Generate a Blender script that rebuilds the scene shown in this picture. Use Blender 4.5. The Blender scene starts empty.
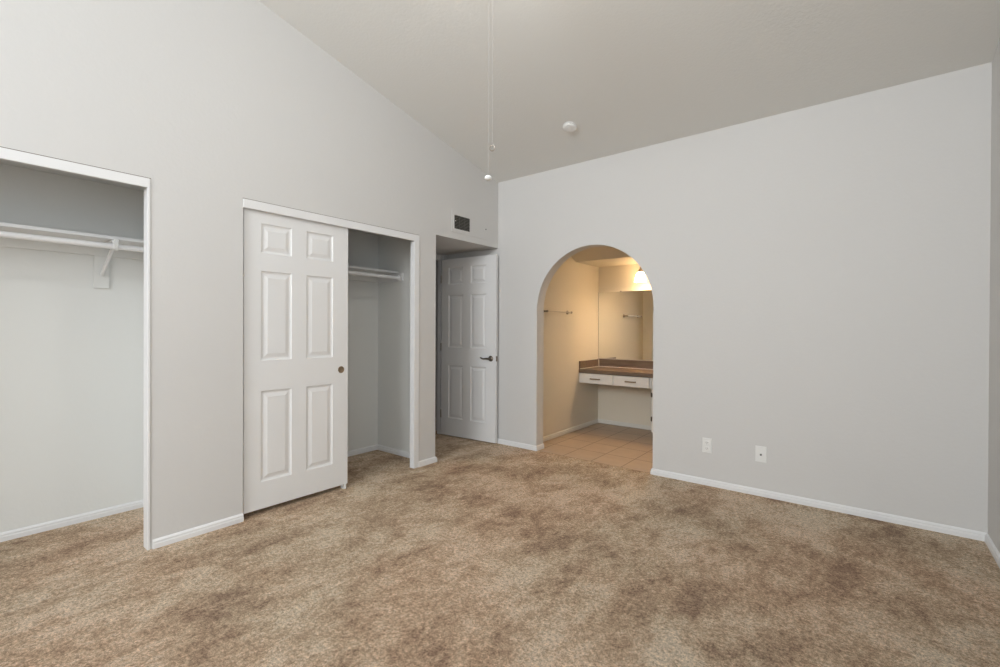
import bpy, bmesh, math, random
from math import radians, sin, cos, pi
from mathutils import Vector, Matrix

# ------------------------------------------------------------------ camera
SC = bpy.context.scene
COL = SC.collection
yaw, pitch, roll = radians(38.313), radians(-0.266), radians(0.244)
Fv = Vector((-sin(yaw)*cos(pitch), cos(yaw)*cos(pitch), sin(pitch)))
Rv = Vector((cos(yaw), sin(yaw), 0.0))
Uv = Rv.cross(Fv)
R2 = Rv*cos(roll) + Uv*sin(roll)
U2 = -Rv*sin(roll) + Uv*cos(roll)
cam = bpy.data.cameras.new('camera')
cam.sensor_width = 36.0
cam.lens = 463.0/1000.0*36.0
cam.shift_y = -3.27/1000.0
cam.clip_start = 0.05
camo = bpy.data.objects.new('camera', cam)
COL.objects.link(camo)
m = Matrix.Identity(4)
for i in range(3):
    m[i][0] = R2[i]; m[i][1] = U2[i]; m[i][2] = -Fv[i]; m[i][3] = (3.118, -3.905, 1.24)[i]
camo.matrix_world = m
SC.camera = camo

# ------------------------------------------------------------------ colour management, world, added fill lights
SC.view_settings.view_transform = 'Standard'
SC.view_settings.look = 'None'
SC.view_settings.gamma = 1.0
SC.view_settings.use_curve_mapping = False
SC.view_settings.exposure = -0.05
W = bpy.data.worlds.new('sky'); SC.world = W; W.use_nodes = True
bg = W.node_tree.nodes['Background']
bg.inputs['Color'].default_value = (0.80, 0.90, 1.0, 1)
bg.inputs['Strength'].default_value = 1.0

def area(name, loc, aim, sx, sy, power, color):
    l = bpy.data.lights.new(name, 'AREA'); l.shape = 'RECTANGLE'; l.size = sx; l.size_y = sy
    l.energy = power; l.color = color
    o = bpy.data.objects.new(name, l); COL.objects.link(o); o.location = loc
    o.rotation_euler = Vector(aim).to_track_quat('-Z', 'Y').to_euler()
    return o
YD = -8.20          # wall behind the camera
# added fill lights, set in two unseen windows made for them behind the camera
area('added_fill_rear', (2.1, YD+0.02-0.14, 3.10), (0, 1, 0.05), 2.4, 1.9, 238, (0.93, 0.98, 1.03))
area('added_fill_side', (3.69+0.10, -4.75, 1.75), (-1, 0.35, 0.0), 2.2, 1.5, 29, (0.93, 0.98, 1.03))

# ------------------------------------------------------------------ materials
def nt(name):
    mt = bpy.data.materials.new(name); mt.use_nodes = True
    return mt, mt.node_tree.nodes, mt.node_tree.links, mt.node_tree.nodes['Principled BSDF']

def mat(name, col, rough=0.5, metal=0.0, bump=0.0, bscale=60.0, var=0.0, vscale=2.0, spec=None, extra=None):
    mt, N, L, b = nt(name)
    b.inputs['Base Color'].default_value = (*col, 1)
    b.inputs['Roughness'].default_value = rough
    b.inputs['Metallic'].default_value = metal
    if spec is not None: b.inputs['Specular IOR Level'].default_value = spec
    geo = N.new('ShaderNodeNewGeometry')
    if var > 0:
        n = N.new('ShaderNodeTexNoise'); n.inputs['Scale'].default_value = vscale; n.inputs['Detail'].default_value = 4
        r = N.new('ShaderNodeMapRange'); r.inputs['To Min'].default_value = 1-var; r.inputs['To Max'].default_value = 1+var
        mx = N.new('ShaderNodeVectorMath'); mx.operation = 'SCALE'; mx.inputs[0].default_value = col
        L.new(geo.outputs['Position'], n.inputs['Vector']); L.new(n.outputs['Fac'], r.inputs['Value'])
        L.new(r.outputs['Result'], mx.inputs['Scale']); L.new(mx.outputs['Vector'], b.inputs['Base Color'])
    if bump > 0:
        n = N.new('ShaderNodeTexNoise'); n.inputs['Scale'].default_value = bscale; n.inputs['Detail'].default_value = 5
        bp = N.new('ShaderNodeBump'); bp.inputs['Strength'].default_value = bump; bp.inputs['Distance'].default_value = 0.01
        L.new(geo.outputs['Position'], n.inputs['Vector']); L.new(n.outputs['Fac'], bp.inputs['Height'])
        L.new(bp.outputs['Normal'], b.inputs['Normal'])
    return mt

M = {}
M['wall'] = mat('greige_wall_paint', (0.655, 0.646, 0.630), 0.75, bump=0.10, bscale=45, var=0.012, vscale=1.5, spec=0.3)
M['ceiling'] = mat('ceiling_paint', (0.775, 0.775, 0.750), 0.85, bump=0.15, bscale=60, var=0.012, vscale=1.2, spec=0.2)
M['closet'] = mat('closet_wall_paint', (0.76, 0.765, 0.74), 0.75, bump=0.08, bscale=45, spec=0.3)
M['trim'] = mat('white_gloss_trim', (0.80, 0.80, 0.80), 0.35, bump=0.02, bscale=30)
M['door'] = mat('white_door_paint', (0.79, 0.79, 0.785), 0.38, bump=0.02, bscale=80)
M['bathwall'] = mat('bath_wall_warm_lit', (0.70, 0.64, 0.53), 0.6, bump=0.08, bscale=45, spec=0.4)  # greige wall with the warm cast of the lamps put into its colour
M['plastic'] = mat('white_plastic', (0.82, 0.82, 0.80), 0.35)
M['nickel'] = mat('brushed_nickel', (0.36, 0.32, 0.27), 0.38, metal=0.9, bump=0.02, bscale=300)
M['darknickel'] = mat('aged_nickel', (0.20, 0.17, 0.14), 0.30, metal=1.0)
M['dark'] = mat('dark_duct', (0.035, 0.032, 0.028), 0.8)
M['slat'] = mat('grille_grey_metal', (0.15, 0.145, 0.13), 0.5, metal=0.2)
M['shadow_gap'] = mat('dark_slot', (0.02, 0.02, 0.02), 0.9)
M['chrome'] = mat('satin_chrome', (0.50, 0.45, 0.38), 0.30, metal=0.9)
M['bathtrim'] = mat('bath_trim_warm_lit', (0.70, 0.67, 0.61), 0.45)  # white trim, warm lamp light put into its colour
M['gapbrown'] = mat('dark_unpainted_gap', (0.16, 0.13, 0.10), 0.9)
M['pull'] = mat('bronze_pull', (0.27, 0.20, 0.13), 0.45, metal=0.6)
M['hall'] = mat('hall_wall_dimmed', (0.10, 0.08, 0.065), 0.8)  # dimness of the unlit hallway is put into this dark colour
M['vanitywhite'] = mat('vanity_whitewash', (0.72, 0.69, 0.64), 0.45, var=0.05, vscale=18)
M['caulk'] = mat('white_caulk', (0.80, 0.78, 0.72), 0.5)
M['chrome_mirror'] = mat('mirror_silver', (0.90, 0.91, 0.88), 0.0, metal=1.0)
M['fanwhite'] = mat('fan_white_enamel', (0.80, 0.80, 0.78), 0.4)
M['cord'] = mat('translucent_cord', (0.56, 0.55, 0.54), 0.5)
M['oak'] = mat('whitewashed_blade', (0.70, 0.68, 0.62), 0.5)

# laminate counter: warm brown wood-like grain
def wood(name, c1, c2, rough):
    mt, N, L, b = nt(name)
    geo = N.new('ShaderNodeNewGeometry'); mp = N.new('ShaderNodeMapping'); mp.inputs['Scale'].default_value = (3, 40, 40)
    n = N.new('ShaderNodeTexNoise'); n.inputs['Scale'].default_value = 1.5; n.inputs['Detail'].default_value = 6
    cr = N.new('ShaderNodeValToRGB'); cr.color_ramp.elements[0].position = .35; cr.color_ramp.elements[0].color = (*c1, 1)
    cr.color_ramp.elements[1].position = .65; cr.color_ramp.elements[1].color = (*c2, 1)
    L.new(geo.outputs['Position'], mp.inputs['Vector']); L.new(mp.outputs['Vector'], n.inputs['Vector'])
    L.new(n.outputs['Fac'], cr.inputs['Fac']); L.new(cr.outputs['Color'], b.inputs['Base Color'])
    b.inputs['Roughness'].default_value = rough
    return mt
M['counter'] = wood('brown_laminate', (0.125, 0.085, 0.055), (0.185, 0.130, 0.088), 0.35)

# frosted glass shade, lit from inside
def shade_mat():
    mt, N, L, b = nt('frosted_glass_shade')
    b.inputs['Base Color'].default_value = (1.0, 0.93, 0.80, 1); b.inputs['Roughness'].default_value = 0.5
    b.inputs['Emission Color'].default_value = (1.0, 0.69, 0.38, 1); b.inputs['Emission Strength'].default_value = 19
    return mt
M['shade'] = shade_mat()
def globe_mat():  # opal globe made to glow as an added fill light
    mt, N, L, b = nt('opal_globe_added_fill')
    b.inputs['Base Color'].default_value = (.9, .9, .88, 1)
    b.inputs['Emission Color'].default_value = (0.99, 0.975, 0.935, 1); b.inputs['Emission Strength'].default_value = 70
    return mt
M['globe'] = globe_mat()

def carpet_mat():
    mt, N, L, b = nt('tan_cut_pile_carpet')
    b.inputs['Roughness'].default_value = 1.0; b.inputs['Specular IOR Level'].default_value = 0.03
    geo = N.new('ShaderNodeNewGeometry')
    def mapped(rot, sc, loc=(0, 0, 0)):
        mp = N.new('ShaderNodeMapping'); mp.inputs['Rotation'].default_value = (0, 0, radians(rot)); mp.inputs['Scale'].default_value = sc
        mp.inputs['Location'].default_value = loc; L.new(geo.outputs['Position'], mp.inputs['Vector']); return mp
    def noise(scale, det, rough=.55, dist=0.0, mp=None):
        n = N.new('ShaderNodeTexNoise'); n.inputs['Scale'].default_value = scale; n.inputs['Detail'].default_value = det
        n.inputs['Roughness'].default_value = rough; n.inputs['Distortion'].default_value = dist
        L.new((mp or geo).outputs[0], n.inputs['Vector']); return n.outputs['Fac']
    def rng(s, a, b_, c, d, smooth=False):
        r = N.new('ShaderNodeMapRange'); r.inputs['From Min'].default_value = a; r.inputs['From Max'].default_value = b_
        r.inputs['To Min'].default_value = c; r.inputs['To Max'].default_value = d
        if smooth: r.interpolation_type = 'SMOOTHSTEP'
        L.new(s, r.inputs['Value']); return r.outputs['Result']
    def ma(op, a, c):
        q = N.new('ShaderNodeMath'); q.operation = op
        for i, v in enumerate((a, c)):
            if isinstance(v, (int, float)): q.inputs[i].default_value = v
            else: L.new(v, q.inputs[i])
        return q.outputs[0]
    # shading of brushed pile painted as patches, broken up at the edges by the tufts
    big = noise(1.9, 9, .74, .2, mapped(-38, (1.0, .72, 1)))
    mid = noise(5.5, 8, .76, .3, mapped(25, (1.0, .6, 1), (3.1, 1.7, 0)))
    smal = noise(20, 6, .8, .3, mapped(-10, (1, .7, 1), (1, 5, 0)))
    tuft = noise(60, 6, .95); fine = noise(130, 4, 1.0)
    fac = ma('ADD', ma('ADD', ma('MULTIPLY', big, .38), ma('MULTIPLY', mid, .26)), ma('ADD', ma('MULTIPLY', smal, .22), ma('MULTIPLY', tuft, .14)))
    cr = N.new('ShaderNodeValToRGB'); e = cr.color_ramp.elements
    e[0].position = .440; e[0].color = (0.345, 0.240, 0.172, 1)
    e[1].position = .545; e[1].color = (0.715, 0.590, 0.450, 1)
    k = e.new(.470); k.color = (0.480, 0.350, 0.243, 1)
    k = e.new(.505); k.color = (0.590, 0.450, 0.318, 1)
    L.new(fac, cr.inputs['Fac'])
    # slow drift between a greyer and a redder tan
    hue = noise(1.1, 3, .5, 0, mapped(60, (1, 1, 1), (7, 2, 0)))
    tint = N.new('ShaderNodeMix'); tint.data_type = 'RGBA'; tint.inputs[6].default_value = (1.04, .985, .96, 1); tint.inputs[7].default_value = (.99, .995, .985, 1)
    L.new(rng(hue, .40, .60, 0, 1), tint.inputs[0])
    mul = N.new('ShaderNodeMix'); mul.data_type = 'RGBA'; mul.blend_type = 'MULTIPLY'; mul.inputs[0].default_value = 1.0
    L.new(cr.outputs['Color'], mul.inputs[6]); L.new(tint.outputs[2], mul.inputs[7])
    # shade in the gaps between tufts, painted as darker colour
    tf = ma('MULTIPLY', rng(tuft, .40, .58, .54, 1.24), rng(fine, .40, .58, .78, 1.24))
    sc = N.new('ShaderNodeVectorMath'); sc.operation = 'SCALE'; L.new(mul.outputs[2], sc.inputs[0]); L.new(tf, sc.inputs['Scale'])
    L.new(sc.outputs['Vector'], b.inputs['Base Color'])
    bp = N.new('ShaderNodeBump'); bp.inputs['Strength'].default_value = 1.0; bp.inputs['Distance'].default_value = 0.010
    L.new(tuft, bp.inputs['Height']); L.new(bp.outputs['Normal'], b.inputs['Normal'])
    return mt
M['carpet'] = carpet_mat()

def tile_mat():
    mt, N, L, b = nt('beige_ceramic_tile')
    geo = N.new('ShaderNodeNewGeometry'); mp = N.new('ShaderNodeMapping')
    mp.inputs['Location'].default_value = (-0.805, -0.02, 0)
    br = N.new('ShaderNodeTexBrick'); br.offset = 0.0; br.squash = 1.0
    br.inputs['Scale'].default_value = 1.0; br.inputs['Brick Width'].default_value = 0.298; br.inputs['Row Height'].default_value = 0.33
    br.inputs['Mortar Size'].default_value = 0.005; br.inputs['Mortar Smooth'].default_value = 0.2; br.inputs['Bias'].default_value = 0.0
    br.inputs['Color1'].default_value = (0.50, 0.375, 0.265, 1); br.inputs['Color2'].default_value = (0.46, 0.335, 0.23, 1)
    br.inputs['Mortar'].default_value = (0.235, 0.165, 0.11, 1)
    L.new(geo.outputs['Position'], mp.inputs['Vector']); L.new(mp.outputs['Vector'], br.inputs['Vector'])
    n = N.new('ShaderNodeTexNoise'); n.inputs['Scale'].default_value = 9; n.inputs['Detail'].default_value = 6
    L.new(geo.outputs['Position'], n.inputs['Vector'])
    r = N.new('ShaderNodeMapRange'); r.inputs['To Min'].default_value = .88; r.inputs['To Max'].default_value = 1.12; L.new(n.outputs['Fac'], r.inputs['Value'])
    sc = N.new('ShaderNodeVectorMath'); sc.operation = 'SCALE'; L.new(br.outputs['Color'], sc.inputs[0]); L.new(r.outputs['Result'], sc.inputs['Scale'])
    L.new(sc.outputs['Vector'], b.inputs['Base Color']); b.inputs['Roughness'].default_value = 0.45
    bp = N.new('ShaderNodeBump'); bp.invert = True; bp.inputs['Strength'].default_value = .4; bp.inputs['Distance'].default_value = .004
    L.new(br.outputs['Fac'], bp.inputs['Height']); L.new(bp.outputs['Normal'], b.inputs['Normal'])
    return mt
M['tile'] = tile_mat()

def glass_mat():
    mt, N, L, b = nt('window_glass')
    b.inputs['Base Color'].default_value = (1, 1, 1, 1); b.inputs['Roughness'].default_value = 0.0
    b.inputs['Transmission Weight'].default_value = 1.0; b.inputs['IOR'].default_value = 1.0
    return mt
M['glass'] = glass_mat()

# ------------------------------------------------------------------ mesh helpers
def obj(name, bm, m, parent=None, kind=None, label=None, cat=None, group=None, smooth=False, loc=None, rotz=0.0):
    bmesh.ops.recalc_face_normals(bm, faces=bm.faces)
    me = bpy.data.meshes.new(name); bm.to_mesh(me); bm.free()
    if smooth:
        for p in me.polygons: p.use_smooth = True
        try: me.set_sharp_from_angle(angle=radians(38))
        except Exception: pass
    me.materials.append(M[m] if isinstance(m, str) else m)
    o = bpy.data.objects.new(name, me); COL.objects.link(o)
    if parent: o.parent = parent
    if loc: o.location = loc
    if rotz: o.rotation_euler = (0, 0, rotz)
    if kind: o['kind'] = kind
    if label: o['label'] = label
    if cat: o['category'] = cat
    if group: o['group'] = group
    return o

def thing(name, label, cat, loc=(0, 0, 0), rotz=0, group=None):
    o = bpy.data.objects.new(name, None); COL.objects.link(o); o.empty_display_size = .05
    o.location = loc; o.rotation_euler = (0, 0, rotz); o['label'] = label; o['category'] = cat
    if group: o['group'] = group
    return o

def bx(bm, x0, x1, y0, y1, z0, z1, bev=0.0):
    vs = [bm.verts.new((x, y, z)) for x in (x0, x1) for y in (y0, y1) for z in (z0, z1)]
    F = [(0, 1, 3, 2), (4, 6, 7, 5), (0, 4, 5, 1), (2, 3, 7, 6), (0, 2, 6, 4), (1, 5, 7, 3)]
    fs = [bm.faces.new([vs[i] for i in f]) for f in F]
    if bev > 0:
        es = list({e for f in fs for e in f.edges})
        bmesh.ops.bevel(bm, geom=es, offset=bev, segments=2, affect='EDGES', profile=.5)

def box(x0, x1, y0, y1, z0, z1, bev=0.0):
    bm = bmesh.new(); bx(bm, x0, x1, y0, y1, z0, z1, bev); return bm

def prism(bm, pts, axis, a, b):
    """pts: 2D outline; axis 0: (y,z) extruded along x; axis 1: (x,z) along y; axis 2: (x,y) along z"""
    def P(p, t):
        return {0: (t, p[0], p[1]), 1: (p[0], t, p[1]), 2: (p[0], p[1], t)}[axis]
    A = [bm.verts.new(P(p, a)) for p in pts]; B = [bm.verts.new(P(p, b)) for p in pts]
    bm.faces.new(A); bm.faces.new(B[::-1])
    n = len(pts)
    for i in range(n): bm.faces.new((A[i], A[(i+1) % n], B[(i+1) % n], B[i]))

def cyl(bm, p0, p1, r0, r1=None, seg=20):
    p0 = Vector(p0); p1 = Vector(p1); r1 = r0 if r1 is None else r1
    d = (p1-p0); q = d.to_track_quat('Z', 'Y')
    A = []; B = []
    for i in range(seg):
        t = 2*pi*i/seg; v = Vector((cos(t), sin(t), 0))
        A.append(bm.verts.new(p0+q @ (v*r0))); B.append(bm.verts.new(p1+q @ (v*r1)))
    bm.faces.new(A[::-1]); bm.faces.new(B)
    for i in range(seg): bm.faces.new((A[i], A[(i+1) % seg], B[(i+1) % seg], B[i]))

def lathe(bm, prof, o=(0, 0, 0), seg=32, mtx=None, cap=True):
    """prof: list of (r, z); turned about z at o, or through mtx"""
    mtx = mtx or Matrix.Translation(o)
    rings = []
    for r, z in prof:
        if r < 1e-5: rings.append([bm.verts.new(mtx @ Vector((0, 0, z)))])
        else: rings.append([bm.verts.new(mtx @ Vector((r*cos(2*pi*i/seg), r*sin(2*pi*i/seg), z))) for i in range(seg)])
    for a, b in zip(rings, rings[1:]):
        for i in range(seg):
            j = (i+1) % seg
            if len(a) == 1 and len(b) == 1: continue
            if len(a) == 1: bm.faces.new((a[0], b[j], b[i]))
            elif len(b) == 1: bm.faces.new((a[i], a[j], b[0]))
            else: bm.faces.new((a[i], a[j], b[j], b[i]))
    if cap:
        if len(rings[0]) > 1: bm.faces.new(rings[0][::-1])
        if len(rings[-1]) > 1: bm.faces.new(rings[-1])

def tube(bm, pts, rad, seg=12):
    pts = [Vector(p) for p in pts]; n = len(pts)
    rs = rad if isinstance(rad, (list, tuple)) else [rad]*n
    rings = []; up = None
    for i, p in enumerate(pts):
        d = (pts[min(i+1, n-1)]-pts[max(i-1, 0)]).normalized()
        if up is None: up = d.orthogonal().normalized()
        up = (up - d*up.dot(d)).normalized(); s = d.cross(up)
        rings.append([bm.verts.new(p+(up*cos(2*pi*k/seg)+s*sin(2*pi*k/seg))*rs[i]) for k in range(seg)])
    for a, b in zip(rings, rings[1:]):
        for k in range(seg): bm.faces.new((a[k], a[(k+1) % seg], b[(k+1) % seg], b[k]))
    bm.faces.new(rings[0][::-1]); bm.faces.new(rings[-1])

def struct(name, bm, m, **kw): return obj(name, bm, m, kind='structure', **kw)

# ------------------------------------------------------------------ dimensions
XW = 3.686                      # right wall
HC, SL = 2.806, 0.224           # ceiling height at the far wall, rise per metre towards the camera
ce = lambda y: HC - SL*y
T = 0.06                        # left wall thickness
HOPEN = 2.058                   # closet opening top
YA, YB, YC, YD1 = -3.094, -2.603, -1.126, -0.918
ALC = 2.100                     # alcove ceiling
XCB = -0.78                     # closets' back wall
YL1 = -4.90                     # left end of first closet
TB = 0.125                      # arch wall thickness
BX0, BY1 = 0.351, 1.69          # bath left wall / back wall
BX1 = 2.62
AXL, AXR = 0.508, 1.698
AR = (AXR-AXL)/2; AXC = (AXL+AXR)/2; ASP = 2.017-AR

# ------------------------------------------------------------------ floor
bm = bmesh.new()
prism(bm, [(XCB, YD), (XW, YD), (XW, 0), (AXR, 0), (AXR, 0.008), (AXL, 0.008), (AXL, 0), (-0.95, 0), (-0.95, YD1), (XCB, YD1)], 2, -0.12, 0.0)
struct('floor', bm, 'carpet')
bm = bmesh.new()
prism(bm, [(AXL, 0.008), (AXR, 0.008), (AXR, TB), (BX1, TB), (BX1, BY1), (BX0, BY1), (BX0, TB), (AXL, TB)], 2, -0.12, -0.003)
struct('floor_tile', bm, 'tile')

# ------------------------------------------------------------------ left wall with three openings
bm = bmesh.new()
def wpiece(y0, y1, z0):
    prism(bm, [(y0, z0), (y1, z0), (y1, ce(y1)), (y0, ce(y0))], 0, -T, 0)
wpiece(YD, YL1, 0); wpiece(YL1, YA, HOPEN); wpiece(YA, YB, 0); wpiece(YB, YC, HOPEN); wpiece(YC, YD1, 0); wpiece(YD1, 0, ALC)
struct('wall_left', bm, 'wall')
# closet interior walls
bm = bmesh.new()
bx(bm, XCB-.06, XCB, YL1-.06, YD1-.005, 0, 2.5)
struct('wall_closet_back', bm, 'closet')
bm = bmesh.new()
bx(bm, XCB, -T, YL1-.06, YL1, 0, 2.17)
struct('wall_closet_left', bm, 'closet')
bm = bmesh.new()
bx(bm, XCB, -T, -2.90, -2.80, 0, 2.17)
struct('wall_closet_divider', bm, 'closet')
bm = bmesh.new()
bx(bm, XCB, -T, -0.975, -0.946, 0, 2.17)
struct('wall_closet_right', bm, 'closet')
bm = bmesh.new()
bx(bm, XCB, -T, YL1, -0.946, 2.17, 2.22)
struct('ceiling_closet', bm, 'closet')
# door alcove
bm = bmesh.new()
bx(bm, -.842, -T, -0.946, YD1, 0, ALC)
struct('wall_alcove_left', bm, 'wall')
bm = bmesh.new()
bx(bm, -0.95, -T, -0.946, 0, ALC, ALC+.05)
struct('ceiling_alcove', bm, 'wall')
bm = bmesh.new()
bx(bm, -0.811, XCB, YD1, -0.880, 0, ALC)
bx(bm, -0.811, XCB, -0.880, -0.085, 2.045, ALC)
bx(bm, -0.811, XCB, -0.085, 0, 0, ALC)
struct('wall_alcove_back', bm, 'wall')
# door jamb and stop lining the doorway
bm = bmesh.new()
bx(bm, -0.815, XCB+.004, -0.107, -0.085, 0, 2.045, .002)
bx(bm, -0.815, XCB+.004, -0.880, -0.862, 0, 2.045, .002)
bx(bm, -0.815, XCB+.004, -0.862, -0.107, 2.027, 2.045, .002)
bx(bm, -0.806, -0.798, -0.110, -0.107, 0, 2.027, .002)
bx(bm, -0.806, -0.798, -0.862, -0.858, 0, 2.027, .002)
struct('trim_1', bm, 'trim')
bm = bmesh.new()   # casing
bx(bm, XCB, XCB+.012, -0.107, -0.050, 0, 2.085, .003)
bx(bm, XCB, XCB+.012, -0.916, -0.865, 0, 2.085, .003)
bx(bm, XCB, XCB+.012, -0.865, -0.107, 2.032, 2.085, .003)
struct('trim_2', bm, 'trim')
# hallway beyond the doorway
bm = bmesh.new()
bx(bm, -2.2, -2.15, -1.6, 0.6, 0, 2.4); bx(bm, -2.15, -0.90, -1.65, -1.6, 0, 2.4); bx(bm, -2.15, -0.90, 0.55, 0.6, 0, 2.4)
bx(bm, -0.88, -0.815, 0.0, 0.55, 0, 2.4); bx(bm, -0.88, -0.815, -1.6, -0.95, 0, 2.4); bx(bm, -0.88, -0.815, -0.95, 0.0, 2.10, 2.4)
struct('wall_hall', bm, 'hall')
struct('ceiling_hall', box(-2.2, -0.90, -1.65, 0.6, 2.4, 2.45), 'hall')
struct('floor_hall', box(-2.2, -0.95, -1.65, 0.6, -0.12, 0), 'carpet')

# ------------------------------------------------------------------ far wall with the arch
bm = bmesh.new()
def arch_pts(n=40):
    return [(AXC + AR*cos(pi - pi*i/n), ASP + AR*sin(pi - pi*i/n)) for i in range(n+1)]
ap = arch_pts()
prism(bm, [(-.95, 0), (AXL, 0)] + ap + [(AXR, 0), (XW+.1, 0), (XW+.1, HC+.03), (-.95, HC+.03)], 1, 0, TB)
ow = struct('wall_far', bm, 'wall', smooth=True)

# ------------------------------------------------------------------ right wall and rear wall, with unseen windows added for the fill lights
def wall_win(fixed, a0, a1, w0, w1, z0, z1, axis, thick, top):
    bm = bmesh.new()
    lo, hi = min(fixed, fixed+thick), max(fixed, fixed+thick)
    for (p, q, zl, zh) in ((a0, w0, 0, None), (w1, a1, 0, None), (w0, w1, 0, z0), (w0, w1, z1, None)):
        pts = [(p, zl), (q, zl), (q, zh if zh is not None else top(q)), (p, zh if zh is not None else top(p))]
        prism(bm, pts, axis, lo, hi)
    return bm
struct('wall_right', wall_win(XW, YD, 0.0, -5.90, -3.60, 0.95, 2.55, 0, 0.12, ce), 'wall')
struct('wall_rear', wall_win(YD, -0.06, XW+.12, 0.85, 3.35, 2.20, 4.00, 1, -0.12, lambda x: ce(YD)), 'wall')
def added_window(name, axis, fixed, w0, w1, z0, z1):
    bm = bmesh.new()
    def b(a0, a1, c0, c1, t0, t1):
        if axis == 0: bx(bm, fixed+t0, fixed+t1, a0, a1, c0, c1, .003)
        else: bx(bm, a0, a1, fixed+t0, fixed+t1, c0, c1, .003)
    w = .045
    b(w0, w0+w, z0, z1, -.025, .025); b(w1-w, w1, z0, z1, -.025, .025)
    b(w0+w, w1-w, z0, z0+w, -.025, .025); b(w0+w, w1-w, z1-w, z1, -.025, .025)
    mid = (w0+w1)/2; b(mid-.02, mid+.02, z0+w, z1-w, -.02, .02)
    return struct(name, bm, 'trim')
added_window('added_window_1', 1, YD-.06, 0.85, 3.35, 2.20, 4.00)
added_window('added_window_2', 0, XW+.07, -5.90, -3.60, 0.95, 2.55)

# ------------------------------------------------------------------ sloping ceiling
bm = bmesh.new()
prism(bm, [(0.06, ce(.06)), (YD-.12, ce(YD-.12)), (YD-.12, ce(YD-.12)+.1), (0.06, ce(.06)+.1)], 0, -0.06, XW+.12)
struct('ceiling', bm, 'ceiling')

# ------------------------------------------------------------------ bathroom shell
struct('wall_bath_left', box(BX0-.06, BX0, TB, BY1+.06, -.003, 2.75), 'bathwall')
struct('wall_bath_back', box(BX0, BX1+.06, BY1, BY1+.06, -.003, 2.75), 'bathwall')
struct('wall_bath_right', box(BX1, BX1+.06, TB, BY1, -.003, 2.75), 'bathwall')
bm = bmesh.new()
prism(bm, [(BY1, 2.046), (1.08, 2.046), (TB, 2.046+(1.08-TB)*.545), (TB, 2.75), (BY1, 2.75)], 0, BX0, BX1)
struct('ceiling_bath', bm, 'bathwall')

# ------------------------------------------------------------------ baseboards: two-step profile
BBH = 0.050
BPROF = [(0, 0), (.014, 0), (.014, .026), (.011, .030), (.011, .040), (.006, .047), (.003, BBH), (0, BBH)]
def baseboard(name, p0, p1, n, h=1.0, m='trim', e0=0.0, e1=0.0, kind=True):
    """runs from p0 to p1 on the wall, profile pushed along n; e0/e1 lengthen the foot at each end (mitres)"""
    bm = bmesh.new(); p0 = Vector((*p0, 0)); p1 = Vector((*p1, 0)); n = Vector((*n, 0)).normalized(); d = (p1-p0).normalized()
    A = [bm.verts.new(p0 + n*a - d*(e0*a) + Vector((0, 0, b*h))) for a, b in BPROF]
    B = [bm.verts.new(p1 + n*a + d*(e1*a) + Vector((0, 0, b*h))) for a, b in BPROF]
    bm.faces.new(A); bm.faces.new(B[::-1]); k = len(A)
    for i in range(k): bm.faces.new((A[i], A[(i+1) % k], B[(i+1) % k], B[i]))
    return struct(name, bm, m)
baseboard('baseboard_left', (0, YA+.012), (0, YB), (1, 0), e1=.0)
baseboard('baseboard_pier', (0, YC), (0, YD1), (1, 0), e1=1.0)
baseboard('baseboard_alcove', (0, YD1), (XCB+.012, YD1), (0, 1), e0=1.0)
baseboard('baseboard_far_left', (XCB+.012, 0), (AXL, 0), (0, -1), e1=1.0)
baseboard('baseboard_arch_left', (AXL, 0), (AXL, TB), (1, 0), e0=1.0)
baseboard('baseboard_far_right', (AXR, 0), (XW, 0), (0, -1), e0=1.0, e1=-1.0)
baseboard('baseboard_arch_right', (AXR, 0), (AXR, TB), (-1, 0), e0=1.0)
baseboard('baseboard_right', (XW, 0), (XW, YD), (-1, 0), e0=-1.0)
baseboard('baseboard_rear', (XW, YD), (0, YD), (0, 1))
baseboard('baseboard_closet_back_1', (XCB, YL1), (XCB, -2.90), (1, 0), e0=-1, e1=-1)
baseboard('baseboard_closet_back_2', (XCB, -2.80), (XCB, -0.975), (1, 0), e0=-1, e1=-1)
baseboard('baseboard_closet_divider', (XCB, -2.90), (-T, -2.90), (0, -1), e0=-1)
baseboard('baseboard_closet_right', (XCB, -0.975), (-T, -0.975), (0, -1), e0=-1)
baseboard('baseboard_bath_left', (BX0, TB), (BX0, BY1), (1, 0), h=1.0, m='bathtrim', e1=-1)
baseboard('baseboard_bath_back', (BX0, BY1), (1.247, BY1), (0, -1), h=1.0, m='bathtrim', e0=-1)

# ------------------------------------------------------------------ closet opening linings
bm = bmesh.new()      # first closet: header board and jamb
bx(bm, -.018, .006, YL1, YA, HOPEN-.050, HOPEN+.001, .002)
bx(bm, -T+.001, -.018, YL1, YA, HOPEN-.010, HOPEN+.000)
bx(bm, -T-.004, .006, YA-.012, YA+.001, 0, HOPEN-.0495, .002)
t3 = struct('trim_3', bm, 'trim')
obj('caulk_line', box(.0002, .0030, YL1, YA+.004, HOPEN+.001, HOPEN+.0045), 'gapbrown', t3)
bm = bmesh.new()      # second closet: valance, right-hand jamb and casing
bx(bm, -.016, .007, YB, YC, HOPEN-.055, HOPEN+.001, .002)
bx(bm, -.048, .007, YC-.055, YC+.001, 0, HOPEN-.0545, .002)
bx(bm, -T-.004, -.016, YB, YC, HOPEN-.012, HOPEN+.0)
t4 = struct('trim_4', bm, 'trim')
obj('caulk_line', box(.0002, .0030, YB-.004, YC+.001, HOPEN+.001, HOPEN+.0045), 'gapbrown', t4)

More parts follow.
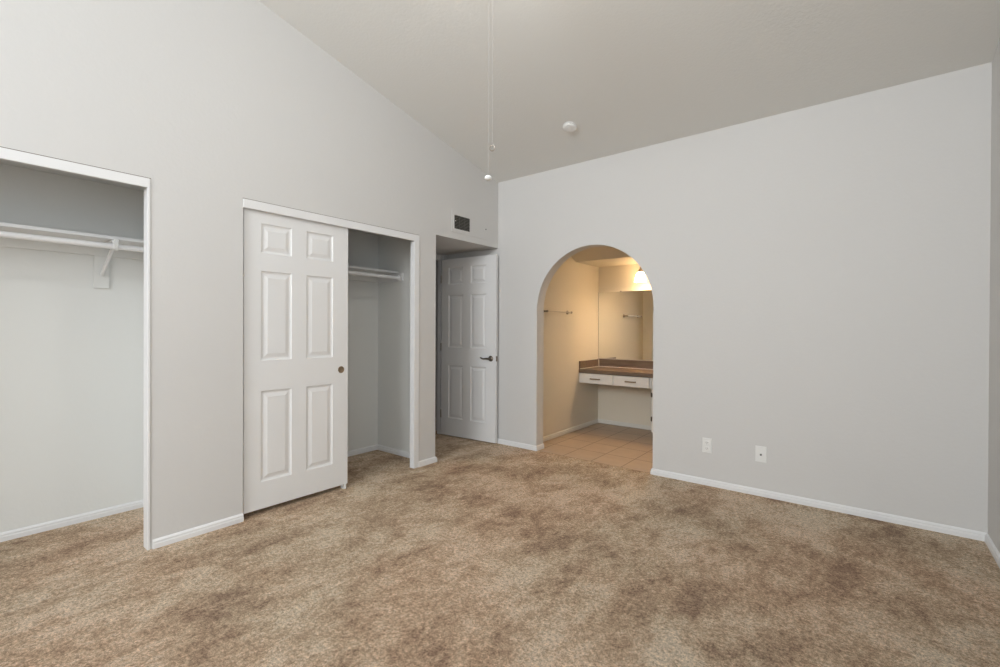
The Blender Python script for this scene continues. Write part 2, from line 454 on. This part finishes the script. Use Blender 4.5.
# ------------------------------------------------------------------ six-panel door leaf
def six_panel(w, z0, z1, th, cols, rows):
    """face at y=0 looking to -y, back at y=th; x from 0 to w"""
    bm = bmesh.new()
    xs = sorted({0, w} | {v for c in cols for v in c}); zs = sorted({z0, z1} | {v for r in rows for v in r})
    for side in (0, 1):
        y0 = 0.0 if side == 0 else th; s = 1 if side == 0 else -1
        for i in range(len(xs)-1):
            for j in range(len(zs)-1):
                x0, x1, a, b = xs[i], xs[i+1], zs[j], zs[j+1]
                if (x0, x1) in cols and (a, b) in rows:
                    prev = None
                    for ins, dep in ((0, 0), (.004, .006), (.012, .009), (.020, .009), (.040, .0035), (.043, .002)):
                        r = [bm.verts.new((x, y0+s*dep, z)) for x, z in ((x0+ins, a+ins), (x1-ins, a+ins), (x1-ins, b-ins), (x0+ins, b-ins))]
                        if prev:
                            for k in range(4): bm.faces.new((prev[k], prev[(k+1) % 4], r[(k+1) % 4], r[k]))
                        prev = r
                    bm.faces.new(prev)
                else:
                    bm.faces.new([bm.verts.new(p) for p in ((x0, y0, a), (x1, y0, a), (x1, y0, b), (x0, y0, b))])
    for x in (0, w): 
        for a, b in zip(zs, zs[1:]): bm.faces.new([bm.verts.new(p) for p in ((x, 0, a), (x, th, a), (x, th, b), (x, 0, b))])
    for z in (z0, z1):
        for a, b in zip(xs, xs[1:]): bm.faces.new([bm.verts.new(p) for p in ((a, 0, z), (b, 0, z), (b, th, z), (a, th, z))])
    bmesh.ops.remove_doubles(bm, verts=bm.verts, dist=1e-5)
    return bm
COLS = [(.108, .318), (.425, .635)]
ROWS = [(.212, .815), (1.018, 1.612), (1.732, 1.926)]
# entry door, swung open against the far wall
ang = math.atan2(.058, .761)
d1 = obj('door_1', six_panel(.763, .012, 2.024, .035, COLS, ROWS), 'door', kind='structure', loc=(-.733, -.124, 0), rotz=ang,
         label='white six-panel door with lever handle, standing open in the alcove', cat='door')
# lever handle
h = bmesh.new()
lathe(h, [(.031, 0), (.031, -.004), (.026, -.009), (.014, -.012), (.011, -.030), (.011, -.045), (0, -.046)], mtx=Matrix.Translation((.700, 0, .912)) @ Matrix.Rotation(radians(-90), 4, 'X') @ Matrix.Scale(1, 4), seg=28)
bmesh.ops.transform(h, matrix=Matrix.Identity(4), verts=h.verts)
obj('rosette', h, 'darknickel', d1, smooth=True)
h = bmesh.new()
tube(h, [(.703, -.043, .912), (.690, -.047, .913), (.665, -.049, .914), (.640, -.048, .910), (.618, -.045, .911), (.598, -.040, .918), (.588, -.037, .921)],
     [.010, .0105, .0085, .0070, .0070, .0078, .0060], 12)
obj('lever', h, 'darknickel', d1, smooth=True)
obj('latch_plate', box(.7625, .7645, .005, .030, .884, .940), 'darknickel', d1)
obj('latch_bolt', box(.764, .772, .011, .024, .905, .921, .002), 'nickel', d1)
for z in (.25, 1.02, 1.80):
    h = bmesh.new(); cyl(h, (-.004, .0, z-.045), (-.004, .0, z+.045), .0065, seg=12)
    obj('hinge', h, 'nickel', d1, smooth=True)
# sliding closet door
d2 = obj('door_2', six_panel(.763, .034, 2.020, .032, COLS, ROWS), 'door', kind='structure', loc=(-.022, -2.590, 0), rotz=radians(90),
         label='white six-panel sliding door with round finger pull covering the left half of a closet', cat='sliding door')
# local +x runs along world +y, local -y faces +x (the room)
h = bmesh.new()
Mx = Matrix.Translation((.705, 0, .918)) @ Matrix.Rotation(radians(90), 4, 'X')
lathe(h, [(.0, .0008), (.017, .0008), (.019, .0014), (.021, .0035), (.0245, .0035), (.0262, .0015), (.0262, .0)], mtx=Mx, seg=32, cap=False)
obj('finger_pull', h, 'pull', d2, smooth=True)
# floor guide under the sliding door
bm = bmesh.new(); bx(bm, -.060, -.015, -1.862, -1.842, 0, .006); bx(bm, -.020, -.016, -1.862, -1.842, 0, .036, .001); bx(bm, -.060, -.056, -1.862, -1.842, 0, .036, .001)
obj('floor_guide', bm, 'plastic', label='small white plastic floor guide under the edge of the sliding closet door', cat='door guide')

# ------------------------------------------------------------------ closet shelves, rods, cleats
SHELVES = []
def closet_fit(y0, y1, shelf_label, rod_label, grp=None):
    s = thing('closet_shelf', shelf_label, 'shelf', (XCB, (y0+y1)/2, 1.768)); SHELVES.append(s)
    cy = (y0+y1)/2
    X = lambda x: x-XCB; Y = lambda y: y-cy; Z = lambda z: z-1.768
    def lb(x0, x1, a, b, z0, z1, bev=.0015): return box(X(x0), X(x1), Y(a), Y(b), Z(z0), Z(z1), bev)
    obj('board', lb(XCB+.001, -.462, y0+.001, y1-.001, 1.768, 1.787), 'trim', s)
    obj('back_cleat', lb(XCB+.001, XCB+.019, y0+.019, y1-.019, 1.695, 1.7675), 'closet', s)
    for a, b in ((y0+.001, y0+.019), (y1-.019, y1-.001)):
        obj('end_cleat', lb(XCB+.001, -.385, a, b, 1.690, 1.7675), 'trim', s)
    r = thing('closet_rod', rod_label, 'closet rod', (-.440, cy, 1.722))
    bm = bmesh.new(); cyl(bm, (0, y0+.020-cy, 0), (0, y1-.020-cy, 0), .0165, seg=24); obj('rod', bm, 'trim', r, smooth=True)
    for a, sgn in ((y0+.0195, 1), (y1-.0195, -1)):
        bm = bmesh.new(); cyl(bm, (0, a-cy, 0), (0, a+sgn*.010-cy, 0), .026, .024, seg=24); obj('end_socket', bm, 'trim', r, smooth=True)
closet_fit(YL1, -2.90, 'white wooden shelf high in the open closet at the left edge, no door in front', 'white hanging rod below the shelf of the open closet at the left edge')
closet_fit(-2.80, -0.975, 'white wooden shelf in the closet behind the sliding door', 'white hanging rod partly hidden behind the sliding closet door')
# centre bracket carrying shelf and rod of the first closet
b = obj('bracket', box(.001, .018, -.038, .038, 0, .207, .001), 'closet', SHELVES[0], loc=(0, -3.152-(YL1-2.90)/2, 1.487-1.768))
bm = bmesh.new()
tube(bm, [(.021, 0, .085), (.10, 0, .128), (.21, 0, .190), (.300, 0, .232)], .0105, 10)
obj('strut', bm, 'trim', b, smooth=True)
bm = bmesh.new()
bx(bm, .018, .36, -.010, .010, .266, .2805, .002)
obj('arm', bm, 'trim', b)
bm = bmesh.new()    # hook wrapped around the rod
pts = [(.340 + .0205*cos(t), 0, .235 + .0205*sin(t)) for t in [radians(a) for a in range(100, 380, 20)]]
pts = [(.335, 0, .27)] + pts + [(.362, 0, .262), (.358, 0, .274)]
for y in (-.008, 0, .008): tube(bm, [(p[0], y, p[2]) for p in pts], .0042, 8)
obj('hook', bm, 'plastic', b, smooth=True)

# ------------------------------------------------------------------ air grille in its cover panel
g = thing('vent_panel', 'wall panel with small dark louvred air grille above the door alcove', 'vent', (0, -.444, 2.162))
bm = bmesh.new()     # panel with an opening for the grille: y local -.273..+.273, z 0..210
y0, y1, z0, z1 = -.273, .273, 0, .212; a0, a1, c0, c1 = -.238, -.014, .037, .168
bx(bm, .0005, .005, y0, a0, z0, z1); bx(bm, .0005, .005, a1, y1, z0, z1); bx(bm, .0005, .005, a0, a1, z0, c0); bx(bm, .0005, .005, a0, a1, c1, z1)
obj('panel', bm, 'wall', g)
obj('duct_backing', box(.0006, .0012, a0, a1, c0, c1), 'dark', g)
bm = bmesh.new(); w = .007
bx(bm, .004, .008, a0-w, a0, c0-w, c1+w, .001); bx(bm, .004, .008, a1, a1+w, c0-w, c1+w, .001)
bx(bm, .004, .008, a0, a1, c0-w, c0, .001); bx(bm, .004, .008, a0, a1, c1, c1+w, .001)
obj('grille_frame', bm, 'wall', g)
for k in range(9):
    z = c0 + .005 + k*(c1-c0-.012)/8.4
    bm = bmesh.new()
    prism(bm, [(.0015, z+.007), (.0022, z+.0082), (.0075, z+.0015), (.0065, z)], 1, a0, a1)
    obj('louvre', bm, 'slat', g)
for yy in (-.165, -.090):
    obj('mullion', box(.0068, .0080, yy-.002, yy+.002, c0, c1), 'slat', g)
bm = bmesh.new(); lathe(bm, [(.007, 0), (.006, .003), (0, .004)], mtx=Matrix.Translation((.005, .235, .105)) @ Matrix.Rotation(radians(90), 4, 'Y'), seg=16)
obj('screw', bm, 'slat', g, smooth=True)
bm = bmesh.new(); lathe(bm, [(.005, 0), (.004, .003), (0, .004)], mtx=Matrix.Translation((.0078, -.222, .112)) @ Matrix.Rotation(radians(90), 4, 'Y'), seg=16)
obj('damper_knob', bm, 'plastic', g, smooth=True)

# ------------------------------------------------------------------ wall plates
def plate_bm(w, h_, t=.006):
    bm = bmesh.new(); bx(bm, -w/2, w/2, -t, -.0005, 0, h_, .0022); return bm
o1 = thing('power_outlet', 'white duplex outlet plate on the far wall, nearer the arch of the two plates', 'outlet', (2.135, 0, .258))
obj('cover_plate', plate_bm(.070, .115), 'plastic', o1)
for z in (.034, .080):
    bm = bmesh.new(); bx(bm, -.017, .017, -.0085, -.005, z-.014, z+.014, .003); r_ = obj('receptacle', bm, 'plastic', o1)
    bm = bmesh.new()
    for x in (-.0065, .0065): bx(bm, x-.0012, x+.0012, -.0092, -.0080, z-.002, z+.007)
    cyl(bm, (0, -.0092, z-.008), (0, -.0080, z-.008), .0024, seg=10)
    obj('slots', bm, 'slat', r_)
o2 = thing('cable_outlet', 'white wall plate with a dark round cable socket, farther from the arch', 'outlet', (2.512, 0, .252))
obj('cover_plate', plate_bm(.074, .118), 'plastic', o2)
bm = bmesh.new(); cyl(bm, (0, -.005, .056), (0, -.009, .056), .0075, seg=6); cyl(bm, (0, -.009, .056), (0, -.018, .056), .0050, seg=16)
obj('coax_socket', bm, 'dark', o2)
for z in (.014, .104):
    bm = bmesh.new(); cyl(bm, (0, -.0055, z), (0, -.0072, z), .0034, seg=12); obj('screw', bm, 'plastic', o2)

# ------------------------------------------------------------------ smoke detector on the slope
sd = thing('smoke_detector', 'round white smoke detector on the sloping ceiling', 'smoke detector', (1.177, -.522, ce(-.522)))
sd.scale = (.88, .88, .62)
sd.rotation_euler = (pi + math.atan(-SL)*1.0, 0, 0)
bm = bmesh.new(); lathe(bm, [(.066, 0.0), (.068, .003), (.068, .010), (.064, .012)], seg=40); obj('base_ring', bm, 'plastic', sd, smooth=True)
bm = bmesh.new(); lathe(bm, [(.058, .012), (.058, .021)], seg=40); obj('vent_gap', bm, 'slat', sd, smooth=True)
bm = bmesh.new(); lathe(bm, [(.063, .021), (.066, .024), (.065, .032), (.056, .041), (.034, .045), (0, .046)], seg=40); obj('cover', bm, 'plastic', sd, smooth=True)
for k in range(16):
    a = 2*pi*k/16
    bm = bmesh.new(); bx(bm, .0575, .063, -.003, .003, .012, .0215); bmesh.ops.rotate(bm, verts=bm.verts, cent=(0, 0, 0), matrix=Matrix.Rotation(a, 3, 'Z'))
    obj('rib', bm, 'plastic', sd)
bm = bmesh.new(); lathe(bm, [(.010, .045), (.009, .049), (0, .050)], mtx=Matrix.Translation((.0, .022, 0)), seg=16); obj('test_button', bm, 'plastic', sd, smooth=True)

# ------------------------------------------------------------------ ceiling fan (above the frame) and its two pull cords
FX, FY = 1.967, -2.517
zc = ce(FY)
f = thing('ceiling_fan', 'white ceiling fan out of view, its round globe lit as added fill light, hanging above the middle of the room', 'ceiling fan', (FX-.105, FY, zc))
bm = bmesh.new(); lathe(bm, [(.075, .03), (.075, -.015), (.055, -.05), (.025, -.065), (0, -.066)], seg=28); obj('canopy', bm, 'fanwhite', f, smooth=True)
bm = bmesh.new(); cyl(bm, (0, 0, -.06), (0, 0, -.14), .012, seg=14); obj('downrod', bm, 'fanwhite', f, smooth=True)
bm = bmesh.new(); lathe(bm, [(0, -.135), (.05, -.137), (.11, -.155), (.12, -.18), (.115, -.215), (.098, -.235), (.096, -.262), (.070, -.275), (0, -.278)], seg=36); obj('motor_housing', bm, 'fanwhite', f, smooth=True)
bm = bmesh.new(); lathe(bm, [(0, -.279), (.060, -.279), (.078, -.305), (.086, -.345), (.078, -.390), (.050, -.420), (0, -.432)], seg=32); obj('fill_light_globe', bm, 'globe', f, smooth=True)  # globe glow added as fill light, out of view
for k in range(5):
    a = radians(72*k+12)
    bm = bmesh.new()
    out = [(.17, -.045), (.55, -.062), (.61, -.050), (.64, -.02), (.64, .02), (.61, .050), (.55, .062), (.17, .045)]
    prism(bm, out, 2, -.003, .003)
    bmesh.ops.rotate(bm, verts=bm.verts, cent=(0, 0, 0), matrix=Matrix.Rotation(radians(11), 3, 'X'))
    bmesh.ops.translate(bm, verts=bm.verts, vec=(0, 0, -.20))
    bx(bm, .10, .22, -.012, .012, -.204, -.197)
    bmesh.ops.rotate(bm, verts=bm.verts, cent=(0, 0, 0), matrix=Matrix.Rotation(a, 3, 'Z'))
    obj('blade', bm, 'oak', f)
def on_axis(u, v, dist):
    d = Fv + R2*((u-500)/463) + U2*((333.5-3.27-v)/463)
    return Vector((3.118, -3.905, 1.24)) + d*dist
p = Vector((1.9625, -2.5205, 1.8235))
ztop = zc-.255
t = thing('pull_cord', 'long thin white pull cord ending in a white ball, lowest of the two hanging cords', 'pull cord', (p.x, p.y, p.z), group=None)
bm = bmesh.new(); cyl(bm, (0, 0, .012), (0, 0, ztop-p.z), .00045, seg=8); obj('cord', bm, 'cord', t, smooth=True)
bm = bmesh.new(); lathe(bm, [(0, -.0100), (.007, -.0092), (.0130, -.0055), (.0150, 0), (.0130, .0055), (.007, .0092), (.002, .0105), (0, .0107)], seg=24); obj('ball', bm, 'plastic', t, smooth=True)
p = Vector((1.9745, -2.5110, 1.9395))
t = thing('pull_cord', 'shorter thin pull chain ending in a small metal ring above the white ball', 'pull cord', (p.x, p.y, p.z))
bm = bmesh.new(); cyl(bm, (0, 0, .008), (0, 0, ztop-p.z), .00045, seg=8)
for k in range(40): lathe(bm, [(0, -.0012), (.0012, 0), (0, .0012)], o=(0, 0, .03+k*.0165), seg=6, cap=False)
obj('chain', bm, 'cord', t)
bm = bmesh.new()
pts = [(cos(a)*.0095*Rv.x, cos(a)*.0095*Rv.y, sin(a)*.0105) for a in [2*pi*i/20 for i in range(21)]]
tube(bm, pts, .0022, 8); obj('fob_ring', bm, 'nickel', t, smooth=True)

# ------------------------------------------------------------------ bathroom: vanity run
CY = 1.170; CTOP = .742
# counter slab with splashes
ct = thing('countertop', 'brown laminate countertop with low splashes, running under the mirror', 'countertop', (BX0, BY1, CTOP))
X = lambda x: x-BX0; Y = lambda y: y-BY1; Z = lambda z: z-CTOP
obj('slab', box(X(BX0+.001), X(2.60), Y(CY-.012), Y(BY1-.001), Z(.696), 0, .003), 'counter', ct)
obj('side_splash', box(X(BX0+.001), X(BX0+.019), Y(CY-.005), Y(BY1-.021), .0005, .097, .002), 'counter', ct)
obj('back_splash', box(X(BX0+.001), X(2.60), Y(BY1-.020), Y(BY1-.001), .0005, .103, .002), 'counter', ct)
bm = bmesh.new()
bx(bm, X(BX0+.019), X(BX0+.024), Y(CY-.004), Y(BY1-.024), .0003, .006); bx(bm, X(BX0+.019), X(2.60), Y(BY1-.026), Y(BY1-.020), .0003, .006)
bx(bm, X(BX0+.019), X(BX0+.023), Y(BY1-.0235), Y(BY1-.0195), .006, .10)
obj('caulk_bead', bm, 'caulk', ct)
# two-drawer apron spanning the knee space
ap_ = thing('drawer_unit', 'white two-drawer unit hung under the countertop over the knee space', 'drawer unit', (BX0, CY, .570))
obj('carcass', box(.001, 1.247-BX0-.002, .016, .50, .004, .125), 'vanitywhite', ap_)
for (xa, xb) in ((.004, .798-BX0-.003), (.798-BX0+.003, 1.226-BX0)):
    dr = obj('drawer', box(xa, xb, -.003, .0155, .004, .121, .003), 'vanitywhite', ap_)
    xm = (xa+xb)/2
    xm = .570-BX0 if xa < .1 else 1.012-BX0
    bm = bmesh.new(); tube(bm, [(xm-.060, -.003, .062), (xm-.056, -.020, .062), (xm-.045, -.026, .062), (xm+.045, -.026, .062), (xm+.056, -.020, .062), (xm+.060, -.003, .062)], .0075, 10)
    obj('pull', bm, 'pull', dr, smooth=True)
# sink base cabinet, its left side just past the knee space
cb = thing('vanity_cabinet', 'white vanity base cabinet with dark hinges, mostly hidden behind the arch', 'cabinet', (1.247, CY, -.003))
obj('carcass', box(0, 1.35, .018, .515, .090, .698), 'vanitywhite', cb)
obj('toe_kick', box(.004, 1.345, .085, .515, .0, .0895), 'bathtrim', cb)
for k in range(3):
    xa = .010+k*.445
    dr = obj('door', box(xa, xa+.435, -.003, .017, .095, .560, .003), 'vanitywhite', cb)
    for z in (.240, .507):
        bm = bmesh.new(); bx(bm, xa-.008, xa+.010, -.007, -.0031, z-.022, z+.026, .001); cyl(bm, (xa+.001, -.007, z-.024), (xa+.001, -.007, z+.028), .0045, seg=10)
        obj('hinge', bm, 'darknickel', dr)
    bm = bmesh.new(); xm = xa+.36; tube(bm, [(xm, -.003, .42), (xm, -.024, .43), (xm, -.026, .50), (xm, -.003, .51)], .005, 8); obj('pull', bm, 'darknickel', dr, smooth=True)
    obj('false_front', box(xa, xa+.435, -.003, .017, .575, .694, .003), 'vanitywhite', cb)

# mirror
mr = thing('mirror', 'large frameless wall mirror above the bathroom countertop', 'mirror', (BX0, BY1, .852))
obj('glass', box(.004, 2.05, -.006, -.001, 0, .862), 'chrome_mirror', mr)
bm = bmesh.new(); bx(bm, .002, .0045, -.0075, -.001, 0, .862)
obj('edge_strip', bm, 'darknickel', mr)
for x in (.30, 1.2):
    obj('clip', box(x, x+.022, -.010, -.001, .856, .870, .001), 'nickel', mr)

# towel bar on the left bath wall
tb = thing('towel_bar', 'slim metal towel bar on the warm-lit bathroom side wall', 'towel bar', (BX0, .61, 1.427))
bm = bmesh.new(); cyl(bm, (.058, -.272, 0), (.058, .272, 0), .0062, seg=16); obj('bar', bm, 'chrome', tb, smooth=True)
for y in (-.262, .262):
    bm = bmesh.new()
    lathe(bm, [(.024, .0005), (.024, .006), (.016, .012), (.010, .022), (.009, .045), (.013, .052), (.013, .064), (.008, .070), (0, .071)],
          mtx=Matrix.Translation((0, y, 0)) @ Matrix.Rotation(radians(90), 4, 'Y'), seg=20)
    obj('post', bm, 'nickel', tb, smooth=True)

# vanity light: bar with three bell shades
VX, VY, VZ = 1.215, BY1, 1.985
vl = thing('vanity_light', 'wall light with frosted bell shades above the bathroom mirror', 'wall light', (VX, VY, VZ))
bm = bmesh.new(); bx(bm, -.30, .30, -.022, -.001, -.035, .035, .006); obj('backplate', bm, 'nickel', vl)
for dx in (-.236, 0, .236):
    bm = bmesh.new(); tube(bm, [(dx, -.02, .0), (dx, -.07, .008), (dx, -.14, .004), (dx, -.16, -.02), (dx, -.16, -.045)], .007, 10); ar = obj('arm', bm, 'nickel', vl, smooth=True)
    bm = bmesh.new(); lathe(bm, [(.012, -.022), (.024, -.030), (.026, -.062), (0, -.063)], o=(dx, -.16, 0), seg=20); obj('socket_cup', bm, 'nickel', ar, smooth=True)
    bm = bmesh.new()
    prof = [(.026, -.060), (.040, -.072), (.052, -.096), (.060, -.130), (.066, -.165), (.069, -.178), (.066, -.178), (.063, -.165), (.057, -.130), (.049, -.098), (.037, -.075), (.022, -.064)]
    lathe(bm, prof, o=(dx, -.16, 0), seg=32, cap=False)
    obj('shade', bm, 'shade', vl, smooth=True)
    l = bpy.data.lights.new('bulb', 'POINT'); l.energy = 5; l.color = (1.0, 0.74, 0.46); l.shadow_soft_size = .028
    lo = bpy.data.objects.new('bulb', l); COL.objects.link(lo); lo.location = (VX+dx, VY-.16, VZ-.13)
